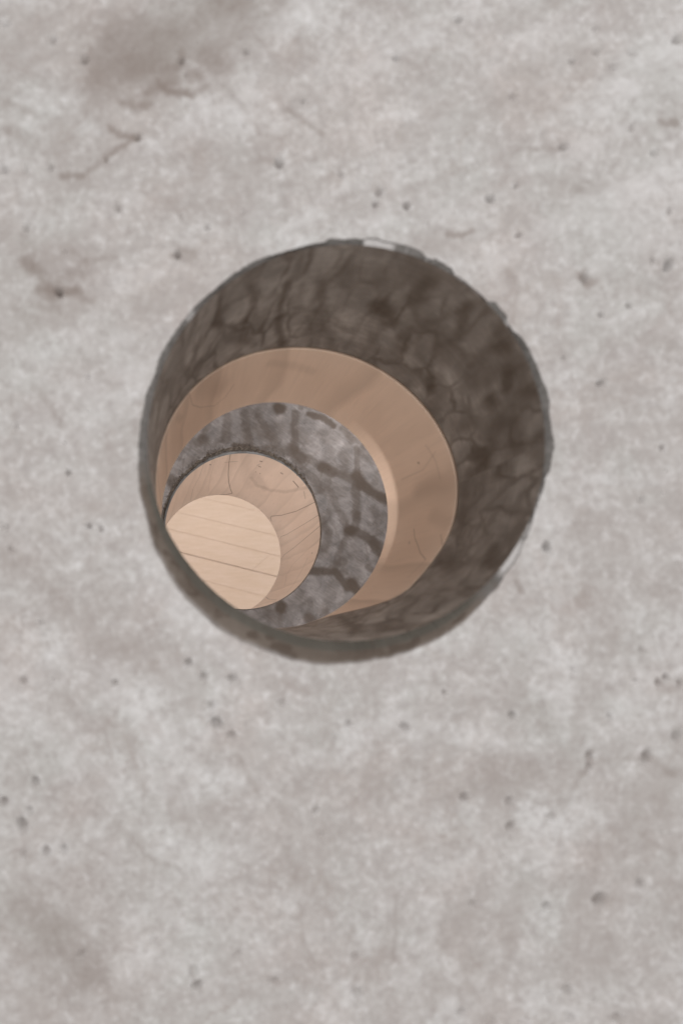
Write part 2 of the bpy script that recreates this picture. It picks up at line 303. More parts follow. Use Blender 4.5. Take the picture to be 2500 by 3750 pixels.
class N:
    def __init__(s, nt): s.nt = nt
    def node(s, t, **kw):
        n = s.nt.nodes.new(t)
        for k, v in kw.items():
            setattr(n, k, v)
        return n
    def link(s, a, b): s.nt.links.new(a, b)
    def coord(s, scale=(1, 1, 1), rot=(0, 0, 0), uv=False):
        tc = s.node('ShaderNodeTexCoord'); mp = s.node('ShaderNodeMapping')
        s.link(tc.outputs['UV' if uv else 'Object'], mp.inputs[0])
        mp.inputs['Scale'].default_value = scale; mp.inputs['Rotation'].default_value = rot
        return mp.outputs[0]
    def noise(s, vec, scale, detail=4, rough=0.55, dist=0.0):
        n = s.node('ShaderNodeTexNoise')
        s.link(vec, n.inputs['Vector'])
        n.inputs['Scale'].default_value = scale; n.inputs['Detail'].default_value = detail
        n.inputs['Roughness'].default_value = rough; n.inputs['Distortion'].default_value = dist
        return n.outputs['Fac']
    def ramp(s, fac, stops):
        r = s.node('ShaderNodeValToRGB')
        s.link(fac, r.inputs[0])
        e = r.color_ramp.elements
        while len(e) < len(stops): e.new(0.5)
        for el, (p, c) in zip(e, stops):
            el.position = p
            el.color = (c, c, c, 1) if not hasattr(c, '__len__') else (*c, 1)
        return r.outputs[0]
    def mix(s, fac, a, b, mode='MIX'):
        m = s.node('ShaderNodeMix'); m.data_type = 'RGBA'; m.blend_type = mode
        for sock, v in ((m.inputs[0], fac), (m.inputs[6], a), (m.inputs[7], b)):
            if hasattr(v, 'is_linked'): s.link(v, sock)
            elif hasattr(v, '__len__'): sock.default_value = (*v, 1)
            else: sock.default_value = v
        return m.outputs[2]
    def math(s, op, a, b=0.0):
        m = s.node('ShaderNodeMath', operation=op)
        for sock, v in ((m.inputs[0], a), (m.inputs[1], b)):
            if hasattr(v, 'is_linked'): s.link(v, sock)
            else: sock.default_value = v
        return m.outputs[0]
    def attr(s, name):
        return s.node('ShaderNodeAttribute', attribute_name=name).outputs['Fac']
    def bump(s, h, strength, dist, prev=None):
        b = s.node('ShaderNodeBump')
        s.link(h, b.inputs['Height'])
        b.inputs['Strength'].default_value = strength; b.inputs['Distance'].default_value = dist
        if prev is not None: s.link(prev, b.inputs['Normal'])
        return b.outputs[0]

def mat_cast_wall():
    m, nt, p = new_mat('cast_concrete'); n = N(nt)
    c = n.coord(rot=(0, R(20), 0)); cs = n.coord(scale=(0.42, 1, 1.25), rot=(0, R(24), 0))
    big = n.noise(c, 4.6, 7, 0.6, 0.25)
    mid = n.noise(c, 19.0, 8, 0.66, 0.25)
    strk = n.noise(cs, 30.0, 7, 0.62, 0.3)
    fine = n.noise(c, 85.0, 6, 0.7, 0.2)
    tint = n.noise(c, 10.0, 6, 0.6, 0.3)
    col = n.mix(n.ramp(big, [(0.34, 0.0), (0.66, 1.0)]), (0.358, 0.336, 0.323), (0.398, 0.384, 0.373))
    col = n.mix(n.ramp(mid, [(0.37, 0.60), (0.51, 0.0)]), col, (0.300, 0.272, 0.260))
    col = n.mix(n.ramp(mid, [(0.52, 0.0), (0.68, 0.75)]), col, (0.470, 0.462, 0.458))
    col = n.mix(n.ramp(strk, [(0.36, 0.50), (0.50, 0.0)]), col, (0.295, 0.268, 0.257))
    col = n.mix(n.ramp(strk, [(0.54, 0.0), (0.70, 0.55)]), col, (0.492, 0.484, 0.482))
    col = n.mix(n.ramp(tint, [(0.50, 0.0), (0.62, 0.50)]), col, (0.380, 0.380, 0.366))
    col = n.mix(n.ramp(tint, [(0.34, 0.50), (0.48, 0.0)]), col, (0.392, 0.350, 0.330))
    col = n.mix(n.ramp(fine, [(0.34, 0.45), (0.50, 0.0)]), col, (0.270, 0.246, 0.236))
    col = n.mix(n.ramp(fine, [(0.54, 0.0), (0.70, 0.40)]), col, (0.58, 0.57, 0.57))
    grit = n.noise(c, 170.0, 5, 0.7, 0.3)
    col = n.mix(n.ramp(grit, [(0.36, 0.42), (0.50, 0.0)]), col, (0.262, 0.238, 0.228))
    col = n.mix(n.ramp(grit, [(0.54, 0.0), (0.68, 0.45)]), col, (0.540, 0.530, 0.530))
    tone = n.attr('tone')
    col = n.mix(n.ramp(tone, [(0.18, 0.60), (0.49, 0.0)]), col, (0.270, 0.242, 0.227))
    col = n.mix(n.ramp(tone, [(0.53, 0.0), (0.88, 0.45)]), col, (0.520, 0.510, 0.508))
    # hair-thin creases in the cement skin, brownish, only here and there
    for sc, ds, w, amt in ((9.0, 0.5, 0.022, 0.30), (21.0, 0.4, 0.030, 0.28)):
        rd = n.math('ABSOLUTE', n.math('SUBTRACT', n.noise(c, sc, 4, 0.55, ds), 0.5))
        msk = n.ramp(n.noise(c, sc*0.7+2.0, 3, 0.5), [(0.50, 0.0), (0.62, amt)])
        col = n.mix(n.math('MULTIPLY', n.ramp(rd, [(0.0, 1.0), (w, 0.0)]), msk), col, (0.235, 0.195, 0.175))
    col = n.mix(n.math('MULTIPLY', n.attr('stain'), 0.85), col, (0.150, 0.116, 0.097))
    n.link(col, p.inputs['Base Color'])
    p.inputs['Roughness'].default_value = 0.82
    b = n.bump(strk, 0.30, 0.004)
    b = n.bump(fine, 0.35, 0.0015, b)
    b = n.bump(grit, 0.5, 0.0012, b)
    n.link(b, p.inputs['Normal'])
    return m

def mat_cut_concrete(name, light, dark, stain_col, uvw, scratch=(1, 1, 1), rough=0.6):
    """sawn and drilled concrete: grey paste, brown bands, pits"""
    m, nt, p = new_mat(name); n = N(nt)
    c = n.coord(scale=uvw, uv=True)
    big = n.noise(c, 12.0, 5, 0.6, 0.7)
    mid = n.noise(c, 34.0, 5, 0.62, 0.5)
    fine = n.noise(c, 150.0, 4, 0.7, 0.2)
    cs = n.coord(scale=scratch, uv=True)
    scr = n.noise(cs, 60.0, 3, 0.6, 0.0)
    col = n.mix(n.ramp(big, [(0.33, 0.0), (0.66, 1.0)]), dark, light)
    col = n.mix(n.ramp(mid, [(0.36, 0.75), (0.55, 0.0)]), col, tuple(0.72*v for v in dark))
    col = n.mix(n.ramp(mid, [(0.56, 0.0), (0.76, 0.7)]), col, tuple(1.45*v for v in light))
    col = n.mix(n.ramp(scr, [(0.40, 0.25), (0.55, 0.0)]), col, tuple(0.7*v for v in dark))
    col = n.mix(n.ramp(scr, [(0.58, 0.0), (0.70, 0.25)]), col, tuple(1.4*v for v in light))
    col = n.mix(n.ramp(fine, [(0.28, 0.35), (0.42, 0.0)]), col, tuple(0.7*v for v in dark))
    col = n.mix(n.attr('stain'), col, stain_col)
    n.link(col, p.inputs['Base Color'])
    p.inputs['Roughness'].default_value = rough
    b = n.bump(mid, 0.25, 0.0015)
    b = n.bump(fine, 0.30, 0.0006, b)
    n.link(b, p.inputs['Normal'])
    return m

def mat_rim():
    m, nt, p = new_mat('broken_rim'); n = N(nt)
    c = n.coord()
    f = n.noise(c, 26.0, 4, 0.5, 0.6); g = n.noise(c, 190.0, 4, 0.6)
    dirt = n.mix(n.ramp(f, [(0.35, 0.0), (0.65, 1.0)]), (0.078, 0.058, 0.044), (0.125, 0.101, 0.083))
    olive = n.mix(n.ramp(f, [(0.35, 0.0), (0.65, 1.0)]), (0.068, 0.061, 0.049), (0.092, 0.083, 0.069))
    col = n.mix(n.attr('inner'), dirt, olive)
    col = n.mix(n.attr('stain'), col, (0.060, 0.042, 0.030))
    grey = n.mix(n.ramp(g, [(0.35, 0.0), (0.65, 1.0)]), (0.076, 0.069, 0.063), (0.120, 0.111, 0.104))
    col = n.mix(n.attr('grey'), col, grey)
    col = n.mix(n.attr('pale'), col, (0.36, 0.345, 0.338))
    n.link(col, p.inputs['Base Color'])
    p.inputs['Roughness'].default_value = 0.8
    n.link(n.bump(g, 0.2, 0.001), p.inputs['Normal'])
    return m

def mat_wood_bore(name, pale, deep, mark, pith, axis_rot, freq, seed_off, amount=0.48):
    """growth layers of solid timber cut by the bore"""
    m, nt, p = new_mat(name); n = N(nt)
    tc = n.node('ShaderNodeTexCoord'); mp = n.node('ShaderNodeMapping')
    mp.vector_type = 'POINT'
    n.link(tc.outputs['Object'], mp.inputs[0])
    mp.inputs['Location'].default_value = pith; mp.inputs['Rotation'].default_value = axis_rot
    warp = n.node('ShaderNodeTexNoise'); n.link(mp.outputs[0], warp.inputs['Vector'])
    warp.inputs['Scale'].default_value = 5.5 + seed_off; warp.inputs['Detail'].default_value = 2.0
    vm = n.node('ShaderNodeVectorMath', operation='MULTIPLY_ADD')
    n.link(warp.outputs['Color'], vm.inputs[0]); vm.inputs[1].default_value = (0.05, 0.05, 0.05)
    n.link(mp.outputs[0], vm.inputs[2])
    sp = n.node('ShaderNodeSeparateXYZ'); n.link(vm.outputs[0], sp.inputs[0])
    r2 = n.math('ADD', n.math('MULTIPLY', sp.outputs[0], sp.outputs[0]), n.math('MULTIPLY', sp.outputs[2], sp.outputs[2]))
    rad = n.math('SQRT', r2)
    ring = n.math('FRACT', n.math('MULTIPLY', rad, freq))
    grain = n.ramp(ring, [(0.0, 0.0), (0.72, 0.30), (0.93, 1.0), (1.0, 0.15)])
    streak = n.noise(n.coord(scale=(1.0, 0.16, 1.0)), 42.0, 4, 0.6, 0.3)
    blot = n.noise(n.coord(), 7.0, 3, 0.5, 0.5)
    pore = n.noise(n.coord(scale=(1.0, 0.08, 1.0)), 330.0, 3, 0.6)
    col = n.mix(n.ramp(blot, [(0.35, 0.0), (0.65, 1.0)]), pale, deep)
    col = n.mix(n.math('MULTIPLY', grain, amount), col, tuple(v*0.72 for v in deep))
    col = n.mix(n.ramp(streak, [(0.40, 0.45), (0.60, 0.0)]), col, tuple(v*0.86 for v in deep))
    col = n.mix(n.ramp(pore, [(0.30, 0.30), (0.48, 0.0)]), col, tuple(v*0.80 for v in deep))
    col = n.mix(n.attr('stain'), col, mark)
    n.link(col, p.inputs['Base Color'])
    p.inputs['Roughness'].default_value = 0.55
    n.link(n.bump(streak, 0.12, 0.0008), p.inputs['Normal'])
    return m

def mat_plank():
    m, nt, p = new_mat('pale_plank_wood'); n = N(nt)
    oi = n.node('ShaderNodeObjectInfo')
    tc = n.node('ShaderNodeTexCoord')
    off = n.node('ShaderNodeVectorMath', operation='MULTIPLY_ADD')
    cmb = n.node('ShaderNodeCombineXYZ')
    n.link(oi.outputs['Random'], cmb.inputs[0]); n.link(oi.outputs['Random'], cmb.inputs[2])
    n.link(cmb.outputs[0], off.inputs[0]); off.inputs[1].default_value = (7, 0, 13)
    n.link(tc.outputs['Object'], off.inputs[2])
    def mapped(scale):
        mp = n.node('ShaderNodeMapping'); n.link(off.outputs[0], mp.inputs[0])
        mp.inputs['Rotation'].default_value = (0, R(-14.0), 0); mp.inputs['Scale'].default_value = scale
        return mp.outputs[0]
    g1 = n.noise(mapped((0.9, 1, 9.0)), 6.0, 5, 0.55, 0.6)
    g2 = n.noise(mapped((1.2, 1, 22.0)), 10.0, 4, 0.6, 0.2)
    fl = n.noise(mapped((6.0, 1, 30.0)), 8.0, 3, 0.5)
    base = n.mix(oi.outputs['Random'], (0.695, 0.540, 0.432), (0.712, 0.556, 0.462))
    col = n.mix(n.ramp(g1, [(0.36, 0.0), (0.64, 1.0)]), base, (0.650, 0.492, 0.375))
    col = n.mix(n.ramp(g2, [(0.40, 0.65), (0.58, 0.0)]), col, (0.610, 0.465, 0.345))
    col = n.mix(n.ramp(fl, [(0.30, 0.55), (0.42, 0.0)]), col, (0.56, 0.41, 0.29))
    n.link(col, p.inputs['Base Color'])
    p.inputs['Roughness'].default_value = 0.6
    n.link(n.bump(g2, 0.1, 0.0006), p.inputs['Normal'])
    return m

M_WALL = mat_cast_wall()
M_RIM = mat_rim()
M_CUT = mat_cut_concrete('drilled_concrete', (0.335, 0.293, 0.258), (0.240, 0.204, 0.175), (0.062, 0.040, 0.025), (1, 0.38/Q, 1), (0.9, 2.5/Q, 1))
M_FACE = mat_cut_concrete('ground_concrete', (0.225, 0.207, 0.202), (0.150, 0.136, 0.131), (0.056, 0.040, 0.029), (1, 1, 1), (0.8, 4.5, 1), 0.9)
M_WOOD1 = mat_wood_bore('front_timber', (0.790, 0.592, 0.455), (0.740, 0.540, 0.408), (0.24, 0.15, 0.105), (0.10, 0.0, -1.40), (R(9), 0, R(7)), 24.0, 0.7, 0.75)
M_WOOD2 = mat_wood_bore('rear_timber', (0.685, 0.540, 0.442), (0.640, 0.494, 0.396), (0.100, 0.070, 0.055), (-0.09, 0.0, -1.66), (R(5), 0, R(-6)), 30.0, 0.0)
M_PLANK = mat_plank()

# ------------------------------------------------------------------ ring geometry shared by the two walls
WALL_X = 0.75
WALL_Z0, WALL_Z1 = 0.0, 2.30

def rect_dist(th, cx, cz, x0, x1, z0, z1):
    c, s = np.cos(th), np.sin(th)
    tx = np.where(c > 0, (x1-cx)/np.where(np.abs(c) < 1e-9, 1e-9, c), (x0-cx)/np.where(np.abs(c) < 1e-9, 1e-9, c))
    tz = np.where(s > 0, (z1-cz)/np.where(np.abs(s) < 1e-9, 1e-9, s), (z0-cz)/np.where(np.abs(s) < 1e-9, 1e-9, s))
    return np.minimum(tx, tz)

def loft(A, B, th, t):
    r = A[2]+(B[2]-A[2])*t
    return A[0]+(B[0]-A[0])*t + r*np.cos(th), A[3]+(B[3]-A[3])*t + 0*th, A[1]+(B[1]-A[1])*t + r*np.sin(th)

# ------------------------------------------------------------------ front concrete wall
NT = 1400
th = np.linspace(0, 2*np.pi, NT, endpoint=False); deg = np.degrees(th)
PX = 1.0/4842.0                       # one photo pixel on the front face, in metres
wall = thing('concrete_wall', (0, 0, 0), 'pale grey cast concrete wall pierced by the large round hole, nearest of all', 'wall', 'drilled concrete walls')

# lip of the hole: how wide the broken edge is round the hole (in pixels of the photograph)
lipw = table(deg, [(0, 30), (15, 30), (31, 27), (34, 8), (37, 10), (38.5, 26), (43.5, 24), (45, 9), (57, 9), (59, 22), (64, 26), (65, 15), (66.5, 16), (68, 24), (70, 28), (72, 30), (84, 28),
                   (85.5, 22), (95, 20), (96.5, 7), (101, 12), (118, 16), (140, 18), (150, 20), (165, 26), (180, 36), (195, 50), (210, 78), (225, 98), (240, 98), (255, 92), (270, 86),
                   (285, 78), (300, 62), (310, 46), (318, 32), (321, 27), (328, 25), (333, 14), (345, 8), (350, 12), (352, 28)])
nz = lambda f, s: np.array(fbm(40+np.cos(th)*f, 40+np.sin(th)*f, s, 4))-0.5
lipw = np.maximum(lipw + 16*nz(9, 11) + 8*nz(26, 17)*smooth01((60-lipw)/40+0.3) + 3*nz(60, 23), 3)
e1x, e1z, e1r = RING1[0], RING1[1], RING1[2]
ylip = table(deg, [(0, .0035), (32, .0035), (33, .0020), (66, .0020), (70, .0012), (85, .0012), (86, .0030), (175, .0040), (200, .007), (308, .007), (319, .0035), (321, .0015), (345, .0020), (352, .0035)])*2*Q + 0.040*Q*smooth01((lipw-40)/60)
def e1_at(y):                           # bore edge point at depth y, keeping the sight line of the measured rim
    s = (y+D1)/(D1+RING1[3])
    X = cam.location.x + (e1x+e1r*np.cos(th)-cam.location.x)*s
    Z = cam.location.z + (e1z+e1r*np.sin(th)-cam.location.z)*s
    return X, Z
ix, iz = e1_at(ylip)
jag = 2.5*PX*nz(34, 41)
ix = ix + jag*np.cos(th); iz = iz + jag*np.sin(th)
s0 = D1/(D1+RING1[3])
ox = cam.location.x + (e1x+e1r*np.cos(th)-cam.location.x)*s0 * 1.0
oz = cam.location.z + (e1z+e1r*np.sin(th)-cam.location.z)*s0
ox = ox + lipw*PX*np.cos(th); oz = oz + lipw*PX*np.sin(th)

# rim strip
NL = 22
u = np.linspace(0, 1, NL)[:, None]
prof = 0.35*u + 0.65*u**2.2
rx = ox + (ix-ox)*u; rz = oz + (iz-oz)*u; ry = ylip*prof
ang_mm = deg*RING1[2]*1000*np.pi/180
rough = fbm(np.tile(ang_mm, (NL, 1))/5.0, u*6+0*ang_mm, 51, 4)-0.5
ry = ry + rough*0.0008*np.sin(np.pi*u)
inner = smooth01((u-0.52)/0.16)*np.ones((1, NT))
band = smooth01((lipw-34)/18)
pale_t = table(deg, [(30, 0), (33, 0), (34, .9), (37, .9), (38, 0), (44, 0), (45.5, .8), (57, .8), (58.5, 0), (64.4, 0), (65, .8), (66.2, .8), (67, 0), (69.8, 0), (70.6, 1), (84.6, 1), (85.4, 0), (138, 0), (139, .7), (143, .7), (144, 0),
                     (319, 0), (321, 1), (329, 1), (331, .5), (350, .5), (352, 0)])
grey_t = 1-band
pale_t = pale_t*smooth01((nz(30, 151)+0.5-0.30)/0.22)
rstain = smooth01((fbm(np.tile(ang_mm, (NL, 1))/13.0, u*2.5+0*ang_mm, 61, 3)-0.56)/0.12)*0.8*(1-inner*0.7)
fade = band*smooth01((0.22-u)/0.30 + 0.35*rough)*0.75     # pale skin of the wall breaking off towards the outside
rim_v = np.stack([rx, ry, rz], -1).reshape(-1, 3)
pale_t = np.maximum(pale_t, table(deg, [(318, 0), (321, .9), (329, .9), (331, .2), (334, 0), (20, 0)]))
thin_line = smooth01((0.30-u)/0.12)*table(deg, [(66, 0), (70, 1), (80, 1), (84, .3), (86, 0)])   # dark hairline above the pale splinter
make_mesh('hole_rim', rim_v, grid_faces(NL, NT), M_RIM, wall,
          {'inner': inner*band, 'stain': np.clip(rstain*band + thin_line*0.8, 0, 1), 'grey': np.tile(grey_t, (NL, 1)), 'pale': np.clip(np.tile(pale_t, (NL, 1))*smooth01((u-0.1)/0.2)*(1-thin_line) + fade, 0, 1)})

# front face, sides and back of the slab
NR = 250
cx, cz = 0.0, HZ
r_in = np.hypot(ox-cx, oz-cz); tha = np.arctan2(oz-cz, ox-cx)
rv = rect_dist(tha, cx, cz, -0.33, 0.33, 1.00, 1.90)
rs = rect_dist(tha, cx, cz, -WALL_X, WALL_X, WALL_Z0, WALL_Z1)
k = np.linspace(0, 1, NR)[:, None]
rr = np.concatenate([r_in + (rv-r_in)*k, rv + (rs-rv)*np.linspace(0, 1, 12)[1:, None]], 0)
fx = cx + rr*np.cos(tha); fz = cz + rr*np.sin(tha)
mmx, mmz = fx*1000, (fz-HZ)*1000
rel = 1.0*(fbm(mmx/70+11, mmz/70+5, 71, 4)-0.5) + 0.7*(fbm((mmx+0.5*mmz)/17+3, (mmz-0.4*mmx)/8+8, 81, 5)-0.5)
pit = np.zeros(fx.shape)
rnd = random.Random(5)
pits = list(WALL_PITS)
for _ in range(90):
    pits.append((rnd.uniform(-270, 262), rnd.uniform(-450, 345), 0.35+0.9*rnd.random()**3))
for x, z, r in pits:
    m = (np.abs(mmx-x) < 5*r) & (np.abs(mmz-z) < 5*r)
    ca, sa = math.cos(x*7.0), math.sin(x*7.0)          # every pit its own tilt, stretch and depth
    k1 = 0.75+0.9*((abs(z)*13.7) % 1.0); dp = 2.4+2.6*((abs(x)*5.3) % 1.0)
    dx_, dz_ = mmx[m]-x, mmz[m]-z
    d = np.hypot((dx_*ca+dz_*sa)/k1, (-dx_*sa+dz_*ca)) + 0.5*r*(fbm(mmx[m]/(1.1*r), mmz[m]/(1.1*r), 301, 2)-0.5)
    pit[m] = np.maximum(pit[m], dp*r*np.exp(-np.clip(d/(1.2*r), 0, None)**2.2))
def dirnoise(a, lx, lw, seed):
    c_, s_ = math.cos(R(a)), math.sin(R(a))
    u_ = (mmx*c_ + mmz*s_); v_ = (-mmx*s_ + mmz*c_)
    w_ = 9*(fbm(mmx/55+seed, mmz/55, seed, 3)-0.5)
    return fbm(u_/lx+20, (v_+w_)/lw+20, seed+3, 5, 0.55)
up = smooth01((mmz+60)/160); left = smooth01((20-mmx)/160)
tone = up*dirnoise(24, 85, 22, 201) + (1-up)*(left*dirnoise(-46, 95, 26, 211) + (1-left)*dirnoise(70, 60, 26, 221))
tone = 0.48 + 0.68*(tone-0.5) + 0.42*(fbm(mmx/16+2, mmz/14+7, 241, 5)-0.5) + 0.30*(fbm(mmx/120+2, mmz/100+7, 231, 3)-0.5)
tone = np.clip(tone + 0.30*stain_field(mmx, mmz, WALL_PALE, soft=0.95, wob=1.0, seed=7) + 0.05*smooth01((mmz+100)/300) - 0.10*smooth01((-120-mmz)/200), 0, 1)
rel = rel + 2.0*(tone-0.5)
edge = smooth01((rr-r_in)/0.004)
fy = (-rel*edge + pit*edge)/1000 + 0.0
fy[:1] = 0.0
stain = stain_field(mmx, mmz, [(p, hw*(1.4 if hw < 4 else 1.1), min(0.9, s*((1.35 if p[0][1] > 0 else 0.85) if hw < 9 else 1.5))) for p, hw, s in WALL_STAINS], soft=0.95, wob=0.8, seed=5)
rows = [np.stack([fx, fy, fz], -1)]
back_y = 0.300*Q
rows.append(np.stack([fx[-1:], np.full((1, NT), back_y), fz[-1:]], -1))
# the boundary between concrete and timber inside the hole, as fraction of the loft
T2 = table(deg, [(16, .43), (28, .47), (44, .495), (58, .50), (70, .515), (90, .525), (108, .505), (130, .475), (149, .425), (164, .43), (200, .47), (225, .75), (245, 1.0), (293, 1.0), (297.5, .96), (303, .715), (308.5, .515), (320, .435), (334, .395), (350, .395)])
T2 = np.minimum(T2, 0.9975)
def blur(v, h):
    for _ in range(2):
        v = np.convolve(np.r_[v[-h:], v, v[:h]], np.ones(2*h+1)/(2*h+1), 'valid')
    return v
wide = table(deg, [(0, 1), (160, 1), (200, 0), (316, 0), (332, 1)])
T2 = blur(T2, 70)*wide + blur(T2, 14)*(1-wide)
lx, ly, lz = loft(RING1, RING3, th, T2)
rows.append(np.stack([lx, ly, lz], -1)[None])
V = np.concatenate(rows, 0)
st = np.concatenate([stain, np.zeros((2, NT))], 0)
fr = make_mesh('wall_body', V.reshape(-1, 3), grid_faces(V.shape[0], NT, True), M_WALL, wall, {'stain': st, 'tone': np.concatenate([tone, np.full((2, NT), 0.5)], 0)})

# drilled concrete inside the hole
NB = 110
k = np.linspace(0, 1, NB)[:, None]
bx = ix + (lx-ix)*k; by = ylip + (ly-ylip)*k; bz = iz + (lz-iz)*k
tt = (by-RING1[3])/(RING3[3]-RING1[3])
arc = np.tile(deg*math.pi/180*0.1515*1000, (NB, 1))
def bore_marks(marks, A, B, comp):
    """marks in (degrees, loft fraction) -> (mm round the hole, compressed mm along it)"""
    L = (B[3]-A[3])*1000*comp
    out = []
    for poly, hw, s in marks:
        q = [poly[0]]
        for a, t in poly[1:]:
            while a - q[-1][0] > 180: a -= 360
            while a - q[-1][0] < -180: a += 360
            q.append((a, t))
        for turn in (-360, 0, 360):          # a mark may run across the seam at 0 degrees
            p = [((a+turn)*math.pi/180*A[2]*1000, t*L) for a, t in q]
            if max(v[0] for v in p) > -20 and min(v[0] for v in p) < 2*math.pi*A[2]*1000+20:
                out.append((p, hw, s))
    return out
L0 = (RING3[3]-RING1[3])*1000*0.32/Q
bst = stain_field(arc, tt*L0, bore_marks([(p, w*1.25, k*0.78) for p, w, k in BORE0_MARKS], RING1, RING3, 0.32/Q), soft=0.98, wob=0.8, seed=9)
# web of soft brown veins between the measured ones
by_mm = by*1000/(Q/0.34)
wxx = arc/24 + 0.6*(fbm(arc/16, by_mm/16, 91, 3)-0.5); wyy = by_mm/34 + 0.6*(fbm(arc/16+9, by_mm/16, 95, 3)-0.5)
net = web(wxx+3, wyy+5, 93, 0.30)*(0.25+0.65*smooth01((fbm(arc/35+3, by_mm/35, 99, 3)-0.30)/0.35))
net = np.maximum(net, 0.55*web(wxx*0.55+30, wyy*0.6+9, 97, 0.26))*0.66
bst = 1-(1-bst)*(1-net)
# brown tint and painted shade along the upper right of the bore, fading towards the timber
shade_brown = table(deg, [(-20 % 360, 0), (5, .35), (25, .8), (60, .9), (85, .55), (110, .15), (135, 0), (250, 0)])*smooth01((0.34-tt)/0.34)
shade_brown = shade_brown*smooth01((fbm(arc/45+1, by*(1000/Q)/110+4, 101, 4)-0.25)/0.3)*0.42
bst = 1-(1-bst)*(1-shade_brown)
buv = np.stack([arc/1000, by], -1).reshape(-1, 2)
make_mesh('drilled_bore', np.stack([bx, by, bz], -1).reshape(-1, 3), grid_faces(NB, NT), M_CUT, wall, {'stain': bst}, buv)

# ------------------------------------------------------------------ timber block behind the front wall
t1 = thing('timber_panel', (0, 0.302*Q, 0), 'smooth beige timber block bored through, wide crescent just behind the front concrete', 'panel', 'bored timber panels')
NW = 110
YE = RING3[3]
tE = 1.0
T2b = np.minimum(T2 + 0.020, 0.9995)
sx, sy, sz = loft(RING1, RING3, th, T2b)
exx, eyy, ezz = loft(RING1, RING3, th, np.full(NT, tE))
k = np.linspace(0, 1, NW)[:, None]
wx = sx+(exx-sx)*k; wy = sy+(eyy-sy)*k; wz = sz+(ezz-sz)*k
arcw = np.tile(deg*math.pi/180*RING1[2]*1000, (NW, 1))
wt = (wy-RING1[3])/(RING3[3]-RING1[3])
wst = stain_field(arcw, wt*L0, bore_marks([(p, w, min(1, k*1.6)) for p, w, k in BORE1_MARKS], RING1, RING3, 0.32/Q), soft=0.8, wob=0.2, seed=13)
make_mesh('bored_hole', np.stack([wx, wy, wz], -1).reshape(-1, 3), grid_faces(NW, NT), M_WOOD1, t1, {'stain': wst})
def slab(name, loop_a, loop_b, ya, yb, parent, mat, nth):
    """ring-shaped slab from one hole edge to the other round the outside"""
    tA = np.arctan2(loop_a[2]-HZ, loop_a[0]); rs_ = rect_dist(tA, 0, HZ, -WALL_X, WALL_X, WALL_Z0, WALL_Z1)
    X = rs_*np.cos(tA); Z = HZ + rs_*np.sin(tA)
    V = np.stack([np.stack(loop_a, -1), np.stack([X, 0*X+ya, Z], -1), np.stack([X, 0*X+yb, Z], -1), np.stack(loop_b, -1)], 0)
    return make_mesh(name, V.reshape(-1, 3), grid_faces(4, nth, True), mat, parent, {'stain': np.zeros(4*nth)}, smooth=False)
slab('block', (sx, sy, sz), (exx, eyy, ezz), 0.304*Q, YE, t1, M_WOOD1, NT)
# ------------------------------------------------------------------ second concrete wall, seen through the first hole
Y4 = RING4[3]
wall2 = thing('concrete_wall', (0, Y4, 0), 'dark grey ground concrete wall with brown bands, framed inside the front hole', 'wall', 'drilled concrete walls')
PX4 = 1.919/3646
lip4 = table(deg, [(0, 3), (15, 3), (28, 8), (40, 13), (60, 18), (80, 22), (100, 25), (115, 23), (135, 20), (155, 18), (175, 16), (190, 11), (205, 5), (260, 4), (300, 4), (330, 3)])
crumb = smooth01((lip4-6)/8)
lip4 = lip4 + crumb*(14*nz(22, 107)+9*nz(70, 109)+6*nz(160, 113))
lip4 = np.maximum(lip4, 1.5)*PX4
def ring4_pt(extra, y):
    s = (y+D1)/(D1+Y4)
    X = cam.location.x + (RING4[0]+(RING4[2]+extra)*np.cos(th)-cam.location.x)*s
    Z = cam.location.z + (RING4[1]+(RING4[2]+extra)*np.sin(th)-cam.location.z)*s
    return X, Z
YW = Y4 + 0.009                         # where the rear timber starts
lipx = RING4[0]+(RING4[2]+lip4)*np.cos(th); lipz = RING4[1]+(RING4[2]+lip4)*np.sin(th)
tx, tz = ring4_pt(0.0003, YW-0.001)
NL2 = 18
u = np.linspace(0, 1, NL2)[:, None]
# falls away steeply into the broken groove, then a smoother mortar bed up to the timber
depth = np.interp(u[:, 0], [0, 0.12, 0.35, 0.55, 0.62, 1.0], [0, 0.004, 0.0085, 0.0075, 0.0060, 0.0080])[:, None]
gx = lipx+(tx-lipx)*u; gz = lipz+(tz-lipz)*u
arc4 = np.tile(deg*math.pi/180*150, (NL2, 1))
gr = fbm(arc4/2.6, u*7+0*arc4, 121, 4)-0.5
gy = Y4 + depth + gr*0.007*np.sin(np.pi*np.clip(u*1.5, 0, 1))*crumb
gy[0] = Y4; gy[-1] = YW-0.001
m_gr, nt, p = new_mat('mortar_groove'); n = N(nt)
f = n.noise(n.coord(), 160.0, 5, 0.65, 0.5); f2 = n.noise(n.coord(), 45.0, 4, 0.6)
a = n.mix(n.ramp(f, [(0.35, 0.0), (0.65, 1.0)]), (0.070, 0.054, 0.042), (0.21, 0.18, 0.15))
b = n.mix(n.ramp(f2, [(0.35, 0.0), (0.65, 1.0)]), (0.105, 0.105, 0.104), (0.185, 0.190, 0.192))
n.link(n.mix(n.attr('bed'), a, b), p.inputs['Base Color']); p.inputs['Roughness'].default_value = 0.8
n.link(n.bump(f, 0.6, 0.002), p.inputs['Normal'])
make_mesh('mortar_groove', np.stack([gx, gy, gz], -1).reshape(-1, 3), grid_faces(NL2, NT), m_gr, wall2, {'bed': smooth01((u-0.5)/0.2)*np.ones((1, NT))})
